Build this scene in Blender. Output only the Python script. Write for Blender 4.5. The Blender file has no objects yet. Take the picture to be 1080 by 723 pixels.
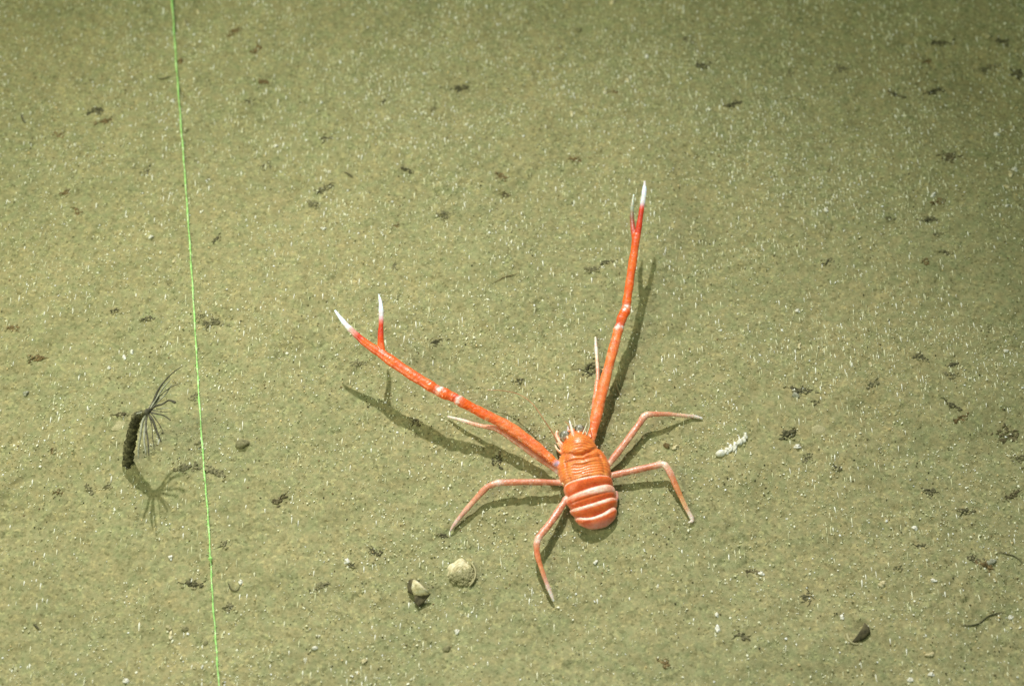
import bpy, bmesh, math, random
import numpy as np
from mathutils import Vector, Matrix, kdtree

# ------------------------------------------------------------------ camera
SC = bpy.context.scene
COL = SC.collection
PW, PH = 1080.0, 723.0
DIST, TILT, LENS = 0.90, math.radians(35), 64.8
cam_d = bpy.data.cameras.new('camera'); cam = bpy.data.objects.new('camera', cam_d); COL.objects.link(cam)
CAM = Vector((0, -DIST*math.sin(TILT), DIST*math.cos(TILT)))
cam.location = CAM; cam.rotation_euler = (TILT, 0, 0)
cam_d.sensor_width = 36; cam_d.lens = LENS; cam_d.clip_start = 0.01; cam_d.clip_end = 200
cam_d.dof.use_dof = True; cam_d.dof.focus_distance = 0.868; cam_d.dof.aperture_fstop = 7.2
SC.camera = cam
# ------------------------------------------------------------------ water-filled surroundings (dim scattered light)
W = bpy.data.worlds.new('World'); SC.world = W; W.use_nodes = True
bg = W.node_tree.nodes['Background']
bg.inputs['Color'].default_value = (0.80, 1.0, 0.80, 1); bg.inputs['Strength'].default_value = 0.27
# ------------------------------------------------------------------ the vehicle's lamp, above and beyond the top edge of the frame
ld = bpy.data.lights.new('vehicle_lamp', 'SPOT'); lamp = bpy.data.objects.new('vehicle_lamp', ld); COL.objects.link(lamp)
ld.energy = 415; ld.color = (1.0, 0.985, 1.0); ld.shadow_soft_size = 0.030
ld.spot_size = math.radians(22.8); ld.spot_blend = 1.0
ld2 = bpy.data.lights.new('fill_lamp', 'SPOT'); lamp2 = bpy.data.objects.new('fill_lamp', ld2); COL.objects.link(lamp2)   # soft fill added beside the camera to lighten the shadows
ld2.energy = 49; ld2.color = (0.97, 1.0, 0.74); ld2.shadow_soft_size = 0.30
ld2.spot_size = math.radians(54.2); ld2.spot_blend = 1.0
LAMP2 = Vector((-0.82, -0.335, 0.85)); lamp2.location = LAMP2
LAMP = Vector((-0.32, 1.86, 1.96)); lamp.location = LAMP
SC.view_settings.view_transform = 'Standard'; SC.view_settings.look = 'None'
SC.view_settings.exposure = 0.0; SC.view_settings.gamma = 1.0

# ------------------------------------------------------------------ pixel <-> place
FPX = LENS/36*PW
Rm = Matrix.Rotation(TILT, 3, 'X')
def ray(px, py):
    return (Rm @ Vector(((px-PW/2)/FPX, -(py-PH/2)/FPX, -1))).normalized()
def at(px, py, h=0.0):
    """point h metres above the mean seabed seen at photograph pixel px,py"""
    d = ray(px, py); t = (h - CAM.z)/d.z
    return CAM + d*t
AIM = at(462, 1410)
lamp.rotation_euler = (AIM-LAMP).to_track_quat('-Z', 'Y').to_euler()
lamp2.rotation_euler = (at(290, 28)-LAMP2).to_track_quat('-Z', 'Y').to_euler()
PXM = DIST/FPX                                  # metres per pixel near the centre

# ------------------------------------------------------------------ noise
_r = np.random.RandomState(11)
TILE = _r.rand(256, 256)*2-1
def vnoise(x, y):
    xi = np.floor(x).astype(int); yi = np.floor(y).astype(int)
    fx = x-xi; fy = y-yi
    fx = fx*fx*fx*(fx*(fx*6-15)+10); fy = fy*fy*fy*(fy*(fy*6-15)+10)
    a = TILE[xi & 255, yi & 255]; b = TILE[(xi+1) & 255, yi & 255]
    c = TILE[xi & 255, (yi+1) & 255]; d = TILE[(xi+1) & 255, (yi+1) & 255]
    return (a*(1-fx)+b*fx)*(1-fy)+(c*(1-fx)+d*fx)*fy
def rot(x, y, a): return x*math.cos(a)-y*math.sin(a), x*math.sin(a)+y*math.cos(a)
MOUNDS = []                                     # (x, y, radius, height) local relief, filled below
for (px, py, r, h) in [(330,190,60,-2.2),(60,130,50,-1.5),(640,40,70,-1.8),(930,250,60,-2),(1030,70,45,-2.5),(960,460,60,-1.5),(1050,470,35,-2.2),
                       (300,600,26,1.2),(840,430,40,1.2),(450,640,60,-1.0),(487,606,20,1.6),(124,447,12,1.0),(255,468,9,0.8),
                       (908,664,9,-2.0),(625,392,10,-1.5),(436,616,6,-1.6),(230,342,14,-1.0),(980,225,26,-1.4),(137,489,9,1.2),
                       (700,160,60,1.2),(520,300,70,1.0),(760,330,60,-1.2),(80,420,60,1.2),(170,640,70,-1.2),(880,590,50,1.2),
                       (476,559,5,-.7),(470,553,6,.5),(584,634,5,-.7),(590,638,6,.5),(741,441,5,-.7),(746,436,6,.5),(726,551,5,-.7),(721,556,6,.5),(472,441,4,-.5)]:
    p = at(px, py); MOUNDS.append((p.x, p.y, r*PXM, h*0.001))
def height(x, y):
    x = np.asarray(x, float); y = np.asarray(y, float)
    fade = 1/(1+(np.hypot(x, y)/3.0)**2)
    z = 0.0034*vnoise(x/0.11+3, y/0.11+7)
    u, v = rot(x, y, .5); z = z+.0016*vnoise(u/.045, v/.045)
    z = z*(1-.93*np.exp(-(((x-.012)/.13)**2+((y+.035)/.10)**2)**2))          # the level patch the animal stands on
    for (s, a, r) in ((0.019, 0.00075, 1.1), (0.0085, 0.00040, 1.9), (0.0042, 0.00025, 2.6), (0.0021, 0.00018, .9)):
        u, v = rot(x, y, r); z = z + a*vnoise(u/s, v/s)
    # broken lumpy patches
    u, v = rot(x, y, 2.2); m = np.clip(vnoise(u/0.03+31, v/0.03+17)*1.6-0.35, 0, 1)
    z = z - m*0.0009*np.clip(vnoise(u/0.0032, v/0.0032), -.2, 1)
    for (mx, my, mr, mh) in MOUNDS:
        z = z + mh*np.exp(-((x-mx)**2+(y-my)**2)/(2*(mr*0.6)**2))
    return z*fade
def hz(x, y): return float(height(np.array([x]), np.array([y]))[0])
def ground(px, py, dz=0.0):
    p = at(px, py)
    for _ in range(3): p = at(px, py, hz(p.x, p.y)+dz)
    return p

# ------------------------------------------------------------------ node helpers
def mat(name, rough=0.8, spec=0.2):
    m = bpy.data.materials.new(name); m.use_nodes = True
    b = m.node_tree.nodes['Principled BSDF']
    b.inputs['Roughness'].default_value = rough; b.inputs['Specular IOR Level'].default_value = spec
    return m, m.node_tree, b
def N(nt, t, **kw):
    n = nt.nodes.new(t)
    for k, v in kw.items():
        if k in n.inputs: n.inputs[k].default_value = v
        else: setattr(n, k, v)
    return n
def ramp(nt, src, stops, interp='LINEAR'):
    r = nt.nodes.new('ShaderNodeValToRGB'); r.color_ramp.interpolation = interp
    e = r.color_ramp.elements
    while len(e) < len(stops): e.new(0.5)
    for i, (p, c) in enumerate(stops):
        e[i].position = p; e[i].color = (*c, 1) if len(c) == 3 else c
    nt.links.new(src, r.inputs['Fac']); return r.outputs['Color']
def mix(nt, fac, a, b, mode='MIX'):
    n = nt.nodes.new('ShaderNodeMix'); n.data_type = 'RGBA'; n.blend_type = mode
    for s, v in ((n.inputs[0], fac), (n.inputs[6], a), (n.inputs[7], b)):
        if hasattr(v, 'is_output'): nt.links.new(v, s)
        elif isinstance(v, (int, float)): s.default_value = v
        else: s.default_value = (*v, 1)
    return n.outputs[2]
def noise(nt, co, scale, detail=3, rough=0.55):
    n = N(nt, 'ShaderNodeTexNoise'); n.inputs['Scale'].default_value = scale
    n.inputs['Detail'].default_value = detail; n.inputs['Roughness'].default_value = rough
    nt.links.new(co, n.inputs['Vector']); return n.outputs['Fac']
def bump(nt, b, h, strength, dist):
    n = N(nt, 'ShaderNodeBump'); n.inputs['Strength'].default_value = strength; n.inputs['Distance'].default_value = dist
    nt.links.new(h, n.inputs['Height']); nt.links.new(n.outputs['Normal'], b.inputs['Normal'])

# seabed sediment
M_bed, nt, b = mat('silty_sand', 0.9, 0.1)
tc = N(nt, 'ShaderNodeTexCoord').outputs['Object']
c = ramp(nt, noise(nt, tc, 420, 4, .7), [(0.30, (.255,.246,.126)), (0.5, (.302,.287,.149)), (0.70, (.358,.335,.178))])
c2 = ramp(nt, noise(nt, tc, 55, 4, .6), [(0.35, (.92,.93,.90)), (0.6, (1.04,1.02,1.0))])
c = mix(nt, 1.0, c, c2, 'MULTIPLY')
c3 = ramp(nt, noise(nt, tc, 9, 3, .5), [(0.35, (.94,.97,.95)), (0.65, (1.05,1.02,1.0))])
c = mix(nt, 1.0, c, c3, 'MULTIPLY')
v = N(nt, 'ShaderNodeTexVoronoi'); v.inputs['Scale'].default_value = 900; nt.links.new(tc, v.inputs['Vector'])
sep = N(nt, 'ShaderNodeSeparateColor'); nt.links.new(v.outputs['Color'], sep.inputs[0])
gr = ramp(nt, sep.outputs[0], [(0.0, (.62,.62,.56)), (0.12, (.84,.86,.80)), (0.5, (1,1,1)), (0.86, (1.06,1.04,1.0)), (0.95, (1.3,1.28,1.2))], 'LINEAR')
c = mix(nt, 1.0, c, gr, 'MULTIPLY')
hm = ramp(nt, noise(nt, tc, 170, 3, .6), [(.36, (.95,1.02,1.0)), (.5, (1,1,1)), (.64, (1.04,.99,.97))]); c = mix(nt, 1.0, c, hm, 'MULTIPLY')
rst = ramp(nt, noise(nt, tc, 130, 2, .5), [(0.72, (0,0,0)), (0.82, (.22,.22,.22))])
c = mix(nt, rst, c, (.36, .22, .09))
nt.links.new(c, b.inputs['Base Color'])
bump(nt, b, noise(nt, tc, 1100, 3, .7), 0.6, 0.0005)

def island_mat(name, stops, rough=.6, spec=.3):
    m, nt, b = mat(name, rough, spec)
    g = N(nt, 'ShaderNodeNewGeometry')
    nt.links.new(ramp(nt, g.outputs['Random Per Island'], stops, 'CONSTANT'), b.inputs['Base Color']); return m
M_grain = island_mat('pale_grain', [(0, (.50,.49,.27)), (.3, (.66,.65,.38)), (.5, (.84,.82,.56)), (.7, (.95,.93,.72)), (.92, (.74,.58,.28)), (.95, (.95,.95,.90))])
M_dgrain = island_mat('dark_grain', [(0, (.13,.12,.06)), (.35, (.19,.17,.085)), (.7, (.22,.15,.07)), (.85, (.08,.08,.045))], .9, .1)
def noisy(name, lo, hi, scale, rough=.85, spec=.15, bs=.5, bd=.0004, mid=None):
    m, nt, b = mat(name, rough, spec)
    tc = N(nt, 'ShaderNodeTexCoord').outputs['Object']
    f = noise(nt, tc, scale, 4, .65)
    st = [(.36, lo), (.64, hi)] if mid is None else [(.33, lo), (.5, mid), (.67, hi)]
    nt.links.new(ramp(nt, f, st), b.inputs['Base Color'])
    bump(nt, b, noise(nt, tc, scale*2.2, 3, .6), bs, bd); return m
M_scrap = noisy('dark_detritus', (.05,.05,.025), (.17,.155,.08), 500)
M_scrap2 = noisy('brown_black_detritus', (.07,.06,.028), (.21,.18,.09), 450)
M_scrap3 = noisy('faded_detritus', (.11,.105,.055), (.25,.23,.12), 450)
M_brown = noisy('brown_detritus', (.10,.075,.03), (.27,.19,.08), 500)
M_thread = noisy('dark_fibre', (.05,.05,.03), (.14,.13,.07), 600)
M_pebble = noisy('silty_pebble', (.15,.14,.07), (.30,.28,.14), 420)
M_silt = noisy('silt', (.24,.225,.11), (.36,.33,.17), 420)
M_shell = noisy('chalky_shell', (.34,.28,.13), (.84,.79,.56), 330, .7, .2, mid=(.66,.58,.33))
M_hollow_shadow = noisy('shell_hollow_and_shadow', (.05,.045,.025), (.14,.12,.06), 400)
M_white = noisy('white_shell', (.62,.58,.42), (.92,.92,.84), 500, .5, .35)
M_tan = noisy('tan_shell', (.34,.31,.16), (.50,.45,.25), 350)
M_tube = noisy('muddy_tube', (.03,.028,.015), (.27,.25,.13), 380, .95, .1, .9, .0008, mid=(.085,.08,.04))
M_tent = noisy('dark_tentacle', (.055,.052,.036), (.17,.16,.115), 500, .95, 0)
M_pale_t = noisy('pale_tentacle', (.26,.26,.18), (.46,.46,.34), 500, .9, 0)
M_green = noisy('green_line', (.30,.42,.16), (.76,.92,.50), 420, .6, .2, .5, .0004, mid=(.38,.78,.20))
M_eye, nt, b = mat('eye_cornea', 0.12, 0.7)
tc = N(nt, 'ShaderNodeTexCoord').outputs['Object']
nt.links.new(ramp(nt, noise(nt, tc, 260, 2, .5), [(.35, (.07,.065,.045)), (.48, (.28,.26,.19)), (.6, (.62,.60,.54))]), b.inputs['Base Color'])

# ------------------------------------------------------------------ object helpers
def tag(o, label=None, cat=None, group=None, kind=None):
    if label: o['label'] = label
    if cat: o['category'] = cat
    if group: o['group'] = group
    if kind: o['kind'] = kind
    return o
def mesh_obj(name, verts, faces, m, parent=None, loc=None, smooth=True):
    """verts in world coordinates (or local to loc when loc is given as origin)"""
    me = bpy.data.meshes.new(name)
    v = np.asarray(verts, float)
    if loc is not None: v = v - np.array(loc)
    me.from_pydata(v.tolist(), [], faces); me.materials.append(m)
    me.polygons.foreach_set('use_smooth', [smooth]*len(me.polygons)); me.update()
    o = bpy.data.objects.new(name, me); COL.objects.link(o)
    if loc is not None: o.location = loc
    if parent is not None:
        o.parent = parent; o.location = Vector(loc or (0,0,0)) - parent.location
    return o
def empty(name, loc):
    o = bpy.data.objects.new(name, None); COL.objects.link(o); o.location = loc; o.empty_display_size = .01; return o
class MB:
    def __init__(s): s.v = []; s.f = []; s.c = []
    def add(s, v, f, c=None):
        n = len(s.v); s.v += [tuple(p) for p in v]; s.f += [tuple(i+n for i in q) for q in f]
        s.c += list(c) if c is not None else [(1,1,1)]*len(v)
    def build(s, name, m, parent=None, loc=None, smooth=True): return mesh_obj(name, s.v, s.f, m, parent, loc, smooth)
def catmull(P, n):
    """P: list of tuples (any dims) -> resampled array, n per span"""
    P = np.array(P, float); Q = np.vstack([2*P[0]-P[1], P, 2*P[-1]-P[-2]]); out = []
    for i in range(1, len(Q)-2):
        a, b_, c_, d = Q[i-1], Q[i], Q[i+1], Q[i+2]
        for k in range(n):
            t = k/n
            out.append(.5*((2*b_)+(-a+c_)*t+(2*a-5*b_+4*c_-d)*t*t+(-a+3*b_-3*c_+d)*t**3))
    out.append(Q[-2]); return np.array(out)
def sweep(pts, rad, sides=8, flat=1.0, cols=None, wob=0.0, seed=0):
    """tube along pts (N,3); rad (N,); flat = vertical squash; closed with tips"""
    pts = np.asarray(pts, float); n = len(pts); rnd = np.random.RandomState(seed)
    T = np.gradient(pts, axis=0); T /= np.linalg.norm(T, axis=1)[:, None]+1e-12
    up = np.array([0, 0, 1.0]); V = []; C = []
    for i in range(n):
        s = np.cross(T[i], up); L = np.linalg.norm(s)
        s = s/L if L > .15 else np.array([1.0, 0, 0])
        u = np.cross(s, T[i]); u /= np.linalg.norm(u)
        s = np.cross(T[i], u)
        for k in range(sides):
            a = 2*math.pi*k/sides; r = rad[i]*(1+wob*(rnd.rand()-.5))
            V.append(pts[i]+s*math.cos(a)*r+u*math.sin(a)*r*flat)
            if cols is not None: C.append(cols[i])
    V.append(pts[0]); V.append(pts[-1])
    if cols is not None: C += [cols[0], cols[-1]]
    F = []
    for i in range(n-1):
        for k in range(sides):
            a = i*sides+k; b_ = i*sides+(k+1) % sides
            F.append((a, b_, b_+sides, a+sides))
    for k in range(sides):
        F.append((n*sides, (k+1) % sides, k)); F.append((n*sides+1, (n-1)*sides+k, (n-1)*sides+(k+1) % sides))
    return V, F, (C if cols is not None else None)
def blob(c, rx, ry, rz, rot_z=0, seed=0, wob=.25, nu=9, nv=6, tilt=0):
    rnd = random.Random(seed); V = []; F = []
    ph = [rnd.uniform(0, 6.28) for _ in range(6)]
    M = Matrix.Rotation(rot_z, 3, 'Z') @ Matrix.Rotation(tilt, 3, 'X')
    def P(u, v):
        d = 1+wob*(.5*math.sin(2*u+ph[0])*math.sin(2*v+ph[1])+.4*math.sin(3*u+ph[2])*math.sin(3*v+ph[3])+.3*math.sin(5*u+ph[4])*math.sin(v*4+ph[5]))
        return Vector(c)+M @ Vector((rx*d*math.cos(u)*math.sin(v), ry*d*math.sin(u)*math.sin(v), rz*d*math.cos(v)))
    V.append(P(0, 0))
    for j in range(1, nv):
        for i in range(nu): V.append(P(2*math.pi*i/nu, math.pi*j/nv))
    V.append(P(0, math.pi))
    for i in range(nu): F.append((0, 1+i, 1+(i+1) % nu))
    for j in range(nv-2):
        for i in range(nu):
            a = 1+j*nu+i; b_ = 1+j*nu+(i+1) % nu; F.append((a, a+nu, b_+nu, b_))
    L = len(V)-1; o = 1+(nv-2)*nu
    for i in range(nu): F.append((L, o+(i+1) % nu, o+i))
    return V, F

# ------------------------------------------------------------------ seabed sheet (fine in view, coarsening to the horizon)
def axis(lo, hi, step):
    a = list(np.arange(lo, hi, step)); s = step; l = []; p = a[0]
    while p > -40: s *= 1.35; p -= s; l.append(p)
    s = step; r = []; p = a[-1]
    while p < 40: s *= 1.35; p += s; r.append(p)
    return np.array(l[::-1]+a+r)
xs = axis(-.34, .34, .00088); ys = axis(-.235, .30, .00088)
X, Y = np.meshgrid(xs, ys); Z = height(X, Y)
nx, ny = len(xs), len(ys)
me = bpy.data.meshes.new('seabed'); me.vertices.add(nx*ny)
me.vertices.foreach_set('co', np.stack([X, Y, Z], -1).reshape(-1).astype(np.float32))
ii = (np.arange(ny-1)[:, None]*nx+np.arange(nx-1)[None, :]).ravel()
q = np.stack([ii, ii+1, ii+1+nx, ii+nx], -1).astype(np.int32)
me.loops.add(q.size); me.loops.foreach_set('vertex_index', q.ravel())
me.polygons.add(len(q)); me.polygons.foreach_set('loop_start', np.arange(0, q.size, 4, dtype=np.int32))
me.polygons.foreach_set('use_smooth', np.ones(len(q), bool)); me.update(); me.materials.append(M_bed)
bed = bpy.data.objects.new('seabed', me); COL.objects.link(bed); tag(bed, kind='structure')

# ------------------------------------------------------------------ loose grains (uncountable)
OCT_V = np.array([(1,0,0),(0,1,0),(-1,0,0),(0,-1,0),(0,0,1),(0,0,-1)], float)
OCT_F = np.array([(0,1,4),(1,2,4),(2,3,4),(3,0,4),(1,0,5),(2,1,5),(3,2,5),(0,3,5)])
CUB_V = np.array([(x, y, z) for x in (-1, 1) for y in (-1, 1) for z in (-1, 1)], float)*.62
def tri_object(name, V, F, m, label, cat, smooth=False):
    me = bpy.data.meshes.new(name); me.vertices.add(len(V)); me.vertices.foreach_set('co', V.astype(np.float32).ravel())
    k = F.shape[1]; me.loops.add(F.size); me.loops.foreach_set('vertex_index', F.astype(np.int32).ravel())
    me.polygons.add(len(F)); me.polygons.foreach_set('loop_start', np.arange(0, F.size, k, dtype=np.int32))
    me.polygons.foreach_set('use_smooth', np.full(len(F), smooth)); me.update(); me.materials.append(m)
    o = bpy.data.objects.new(name, me); COL.objects.link(o); return tag(o, label, cat, kind='stuff')
def grains(name, n, smin, smax, power, m, label, seed, stretch=1.0, sink=.3, clump=0.0):
    r = np.random.RandomState(seed)
    x = r.uniform(-.33, .33, n*3); y = r.uniform(-.225, .29, n*3)
    w = np.clip(.5+clump*vnoise(x/.02+seed, y/.02)+clump*.7*vnoise(x/.06, y/.06+seed), .03, 1)
    k = r.rand(n*3) < w; x = x[k][:n]; y = y[k][:n]; n = len(x)
    s = smin+(smax-smin)*r.rand(n)**power
    # random rotations
    q = r.randn(n, 4); q /= np.linalg.norm(q, axis=1)[:, None]; a, b_, c_, d = q.T
    R = np.stack([1-2*(c_*c_+d*d), 2*(b_*c_-a*d), 2*(b_*d+a*c_), 2*(b_*c_+a*d), 1-2*(b_*b_+d*d), 2*(c_*d-a*b_), 2*(b_*d-a*c_), 2*(c_*d+a*b_), 1-2*(b_*b_+c_*c_)], -1).reshape(n, 3, 3)
    base = OCT_V[None]*(1+.45*(r.rand(n, 6, 1)-.5))*np.stack([np.ones(n), r.uniform(.5, 1, n), r.uniform(.4, .9, n)], -1)[:, None, :]
    V = np.einsum('nij,nkj->nki', R, base)*s[:, None, None]
    if stretch > 1: V[:, :, 2] *= 1+(stretch-1)*r.rand(n)[:, None]**2
    V += np.stack([x, y, height(x, y)+s*sink], -1)[:, None, :]
    F = (OCT_F[None]+6*np.arange(n)[:, None, None]).reshape(-1, 3)
    return tri_object(name, V.reshape(-1, 3), F, m, label, 'grains')
grains('pale_sand_grains', 46000, .00018, .00062, 2.4, M_grain, 'pale and yellowish sand grains sprinkled over the olive seabed', 5, clump=.5)
grains('coarse_pale_grains', 13000, .00036, .00088, 2.0, M_grain, 'coarser whitish shell crumbs sprinkled over the olive seabed', 9, clump=.6)
grains('dark_sand_grains', 6500, .0002, .0007, 2.6, M_dgrain, 'dark brown sand grains and crumbs sprinkled over the olive seabed', 6, clump=1.7)

# streaked glints put in as thin pale slivers, commoner towards the far side
def glints(n, seed):
    r = np.random.RandomState(seed)
    x = r.uniform(-.33, .33, n*4); y = r.uniform(-.22, .29, n*4)
    k = r.rand(n*4) < (.22+.78*np.clip((y+.05+.35*x)/.18, 0, 1))*np.clip(.6+.6*vnoise(x/.03+9, y/.03), .1, 1); x = x[k][:n]; y = y[k][:n]; n = len(x)
    L = r.uniform(.0016, .0056, n)*(.40+.60*r.rand(n)); rad = r.uniform(.00013, .00031, n); a = r.normal(math.pi/2, .06, n)
    dx = np.cos(a); dy = np.sin(a); V = np.zeros((n, 6, 3))
    for j, t in ((0, -.5), (5, .5)):
        px = x+dx*L*t; py = y+dy*L*t; V[:, j] = np.stack([px, py, height(px, py)+rad*.6], -1)
    cx = x+dx*L*.22; cy = y+dy*L*.22; cz = height(cx, cy)+rad*.6
    for j, (u, w) in enumerate(((1, 0), (0, 1), (-1, 0), (0, -1))): V[:, 1+j] = np.stack([cx-dy*rad*u*1.2, cy+dx*rad*u*1.2, cz+rad*w], -1)
    F = np.array([(0,2,1),(0,3,2),(0,4,3),(0,1,4),(5,1,2),(5,2,3),(5,3,4),(5,4,1)])
    return V.reshape(-1, 3), (F[None]+6*np.arange(n)[:, None, None]).reshape(-1, 3)
V, F = glints(15000, 3)
M_glint = island_mat('pale_glint', [(0, (.52,.51,.29)), (.35, (.66,.65,.38)), (.6, (.82,.80,.54)), (.82, (.96,.95,.80))])
tri_object('pale_glints', V, F, M_glint, 'tiny pale slivers added as streaked glints over the silt of the far side', 'glints')

# ------------------------------------------------------------------ THE SQUAT LOBSTER
mm = .001
def P3(l):   # (px,py,h_mm, r_px, colour) -> arrays ; r in px
    return [(*at(a, b_, h*mm), r*PXM, *c_) for (a, b_, h, r, c_) in l]
OR = (.90,.145,.014); OR2 = (.92,.21,.045); RED = (.70,.055,.012); WH = (.88,.89,.97); PK = (.74,.36,.22); PK2 = (.68,.26,.14)
TIP = (.80,.70,.60); CR = (.92,.62,.40); BL = (.62,.50,.66)
body = MB()
SPOTS = [(at(462,409.5,19.5*mm), 2.6), (at(466,407.5,19*mm), 2.4), (at(470,409.5,19*mm), 1.6), (at(483,419,18.6*mm), 2.8), (at(486,416,18*mm), 2.6), (at(482,424,17*mm), 1.6), (at(650,344.5,15*mm), 2.2), (at(653,343,15.5*mm), 2.4), (at(656.5,345,14*mm), 1.4), (at(658.5,326,16.6*mm), 1.9), (at(661,322,17*mm), 1.9)]
def limb(l, n=10, sides=14, flat=.62, gran=0.0, seed=0):
    A = catmull(P3(l), n); r = np.random.RandomState(seed)
    pts = A[:, :3]; rad = np.maximum(A[:, 3], .2*PXM); kk = np.arange(len(rad)); rad = rad*(1+.045*np.sin(kk*.55+seed)+.035*np.sin(kk*.21+2*seed)); cols = np.clip(A[:, 4:7], 0, 1)
    V, F, C = sweep(pts, rad, sides, flat, cols)
    if gran:
        V = [v_+(v_-pts[min(i//sides, len(pts)-1)])*gran*(r.rand()-.4) for i, v_ in enumerate(V)]
        C = [tuple(np.clip(np.array(c_)*(1+.22*(r.rand()-.5))+(.05 if r.rand() > .90 else 0), 0, 1)) for c_ in C]
    if gran > .1:
        for (sp_, sr) in SPOTS:
            for i, v_ in enumerate(V):
                d_ = (Vector(v_)-sp_).length/(sr*PXM)*(1+.5*r.random_sample()-.25)
                if d_ < 1.25: k_ = 1-max(0, (d_-.8)/.45); k_ *= .55+.4*r.random_sample(); C[i] = tuple(np.array(C[i])*(1-k_)+np.array((.96, .88, .86))*k_)
    body.add(V, F, C)
    return pts, rad
def spines(pts, rad, frm, to, count, side, seed, ln=.0010, col=(.90,.42,.22)):
    r = random.Random(seed); T = np.gradient(pts, axis=0)
    for k in range(count):
        i = int((frm+(to-frm)*(k+.5*r.random())/count)*(len(pts)-1)); t = T[i]/np.linalg.norm(T[i])
        s = np.cross(t, (0, 0, 1)); s /= np.linalg.norm(s)
        d = s*side+np.array((0, 0, r.uniform(-.2, .15)))+t*.9; d /= np.linalg.norm(d)
        a = pts[i]+s*side*rad[i]*.7; e = pts[i]+s*side*rad[i]*.92+d*ln*r.uniform(.6, 1.2)
        V, F, C = sweep([a, (a+e)/2, e], [.00042, .00032, .00012], 6, 1, [col]*3); body.add(V, F, C)

# claw arms (chelipeds)
a_, r_ = limb([(600,500,7,3.12,OR2),(590,492,7,2.85,OR2),(587,489,7.5,3.20,BL),(584,486,7.8,3.47,OR2),(577,480,8,4.45,OR2),(562,468,9,5.70,OR2),(535,449,11,5.79,OR2),(508,435,13.5,5.52,OR),(489,425,15.5,5.52,OR),(484,422,16,5.70,(.88,.30,.16)),(481,420,16,5.25,(.75,.12,.04)),
      (474,417,16.3,5.70,OR),(467,414,16.8,6.05,OR),(463,412,17,5.79,(.88,.32,.18)),(459,410,17,5.34,(.8,.15,.05)),(454,407,17.5,5.70,OR),(436,396,18.5,5.87,OR),(418,384,19.4,5.70,OR),(404,374,20,5.34,OR),(397,368,20.4,3.12,OR)], gran=.104, seed=1)
spines(a_, r_, .08, .42, 9, 1, 3); spines(a_, r_, .08, .42, 9, -1, 4); spines(a_, r_, .55, .9, 7, 1, 5, .0007)
limb([(408,375,20,3.5,OR),(398,370,20.2,4.9,OR),(385,361,21.5,4.1,OR),(378,355,22.4,3.7,RED),(371.5,349,23.3,3.3,(.86,.5,.42)),(366,343.5,24.2,2.9,WH),(359,335,25.2,2.2,WH),(353,327,26,1.0,WH)], seed=2)
limb([(404,374,20,3.2,OR),(402,366,20.6,3.6,OR),(401.5,352,22.3,3.1,RED),(402,340,23.6,2.6,(.75,.15,.1)),(402,330,24.6,2.5,WH),(401.5,320,25.8,2.1,WH),(399.5,310,26.6,.9,WH)], seed=3)
a_, r_ = limb([(620,484,7,3.12,OR2),(621,470,7,3.56,(.86,.4,.25)),(624,460,6.5,4.45,OR2),(629,438,7,5.61,OR2),(636,409,9,5.61,OR2),(645,375,11.5,5.16,OR2),(651,352,13,4.81,OR2),(652.5,346,13.3,5.34,(.88,.30,.16)),(654,342,13.5,4.63,(.75,.12,.04)),
      (656,335,14.2,5.16,OR),(659.5,328,15,5.34,OR),(660.5,324,15.3,4.90,(.88,.30,.16)),(661,319,15.8,4.45,OR),(663,306,17,4.63,OR),(666,285,19.2,4.45,OR),(669,265,21.2,4.09,OR),(671,250,22.8,3.92,OR),(671.5,246,23.2,2.67,OR)], gran=.104, seed=4)
spines(a_, r_, .05, .40, 10, 1, 6); spines(a_, r_, .05, .40, 10, -1, 7)
limb([(671.5,256,22.4,2.8,OR),(673,246,23.3,3.3,RED),(675,232,25,2.9,RED),(677,219,26.4,2.7,(.72,.12,.08)),(678,213,27,2.7,WH),(679.5,202,28.3,2.5,WH),(680,191,29.3,1.2,WH)], seed=5)
limb([(670,256,22.2,2.8,OR),(668.5,247,22.4,2.9,(.62,.08,.03)),(667,235,23,2.7,(.42,.10,.05)),(666.5,226,23.6,2.4,(.30,.22,.13)),(667,215,24.4,1.9,(.42,.42,.28)),(668.5,205,25,1.1,(.62,.62,.48))], seed=6)

# walking legs: hip, long upper segment, knee, lower segment, pale tip
def leg(l, seed): return limb(l, flat=.68, gran=.08, seed=seed)
a_, r_ = leg([(602,506,4.92,2.69,PK),(590,498,4.51,3.19,(.8,.5,.42)),(583,492,4.51,3.53,PK2),(562,478,5.74,3.53,PK2),(538,461,6.97,3.28,PK2),(528,454,7.38,3.28,(.66,.2,.08)),(521,451,7.22,2.94,PK2),(508,449,5.74,2.44,PK),(497,446,4.51,2.18,(.72,.42,.28)),(484,442,2.87,1.85,TIP),(472,439,0.98,1.18,TIP)], 11)
spines(a_, r_, .18, .46, 6, 1, 31, .0006, (.80,.46,.32)); spines(a_, r_, .2, .62, 7, -1, 51, .0005, (.80,.46,.32))
a_, r_ = leg([(608,512,4.92,2.86,PK),(593,509,4.51,3.02,(.85,.55,.42)),(586,508.5,4.92,3.36,PK2),(560,508,5.74,3.53,PK2),(535,508.5,6.40,3.36,PK2),(526,509,6.56,3.78,(.82,.5,.38)),(520,510.5,6.40,3.44,PK),(512,515,5.74,3.19,PK2),(498,530,3.77,2.86,PK),(486,544,1.97,2.52,(.70,.42,.32)),(477,556,0.33,1.51,(.72,.55,.48)),(475,560,-.2,0.67,TIP)], 12)
spines(a_, r_, .18, .46, 6, 1, 32, .0006, (.80,.46,.32)); spines(a_, r_, .2, .62, 7, -1, 52, .0005, (.80,.46,.32))
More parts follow.
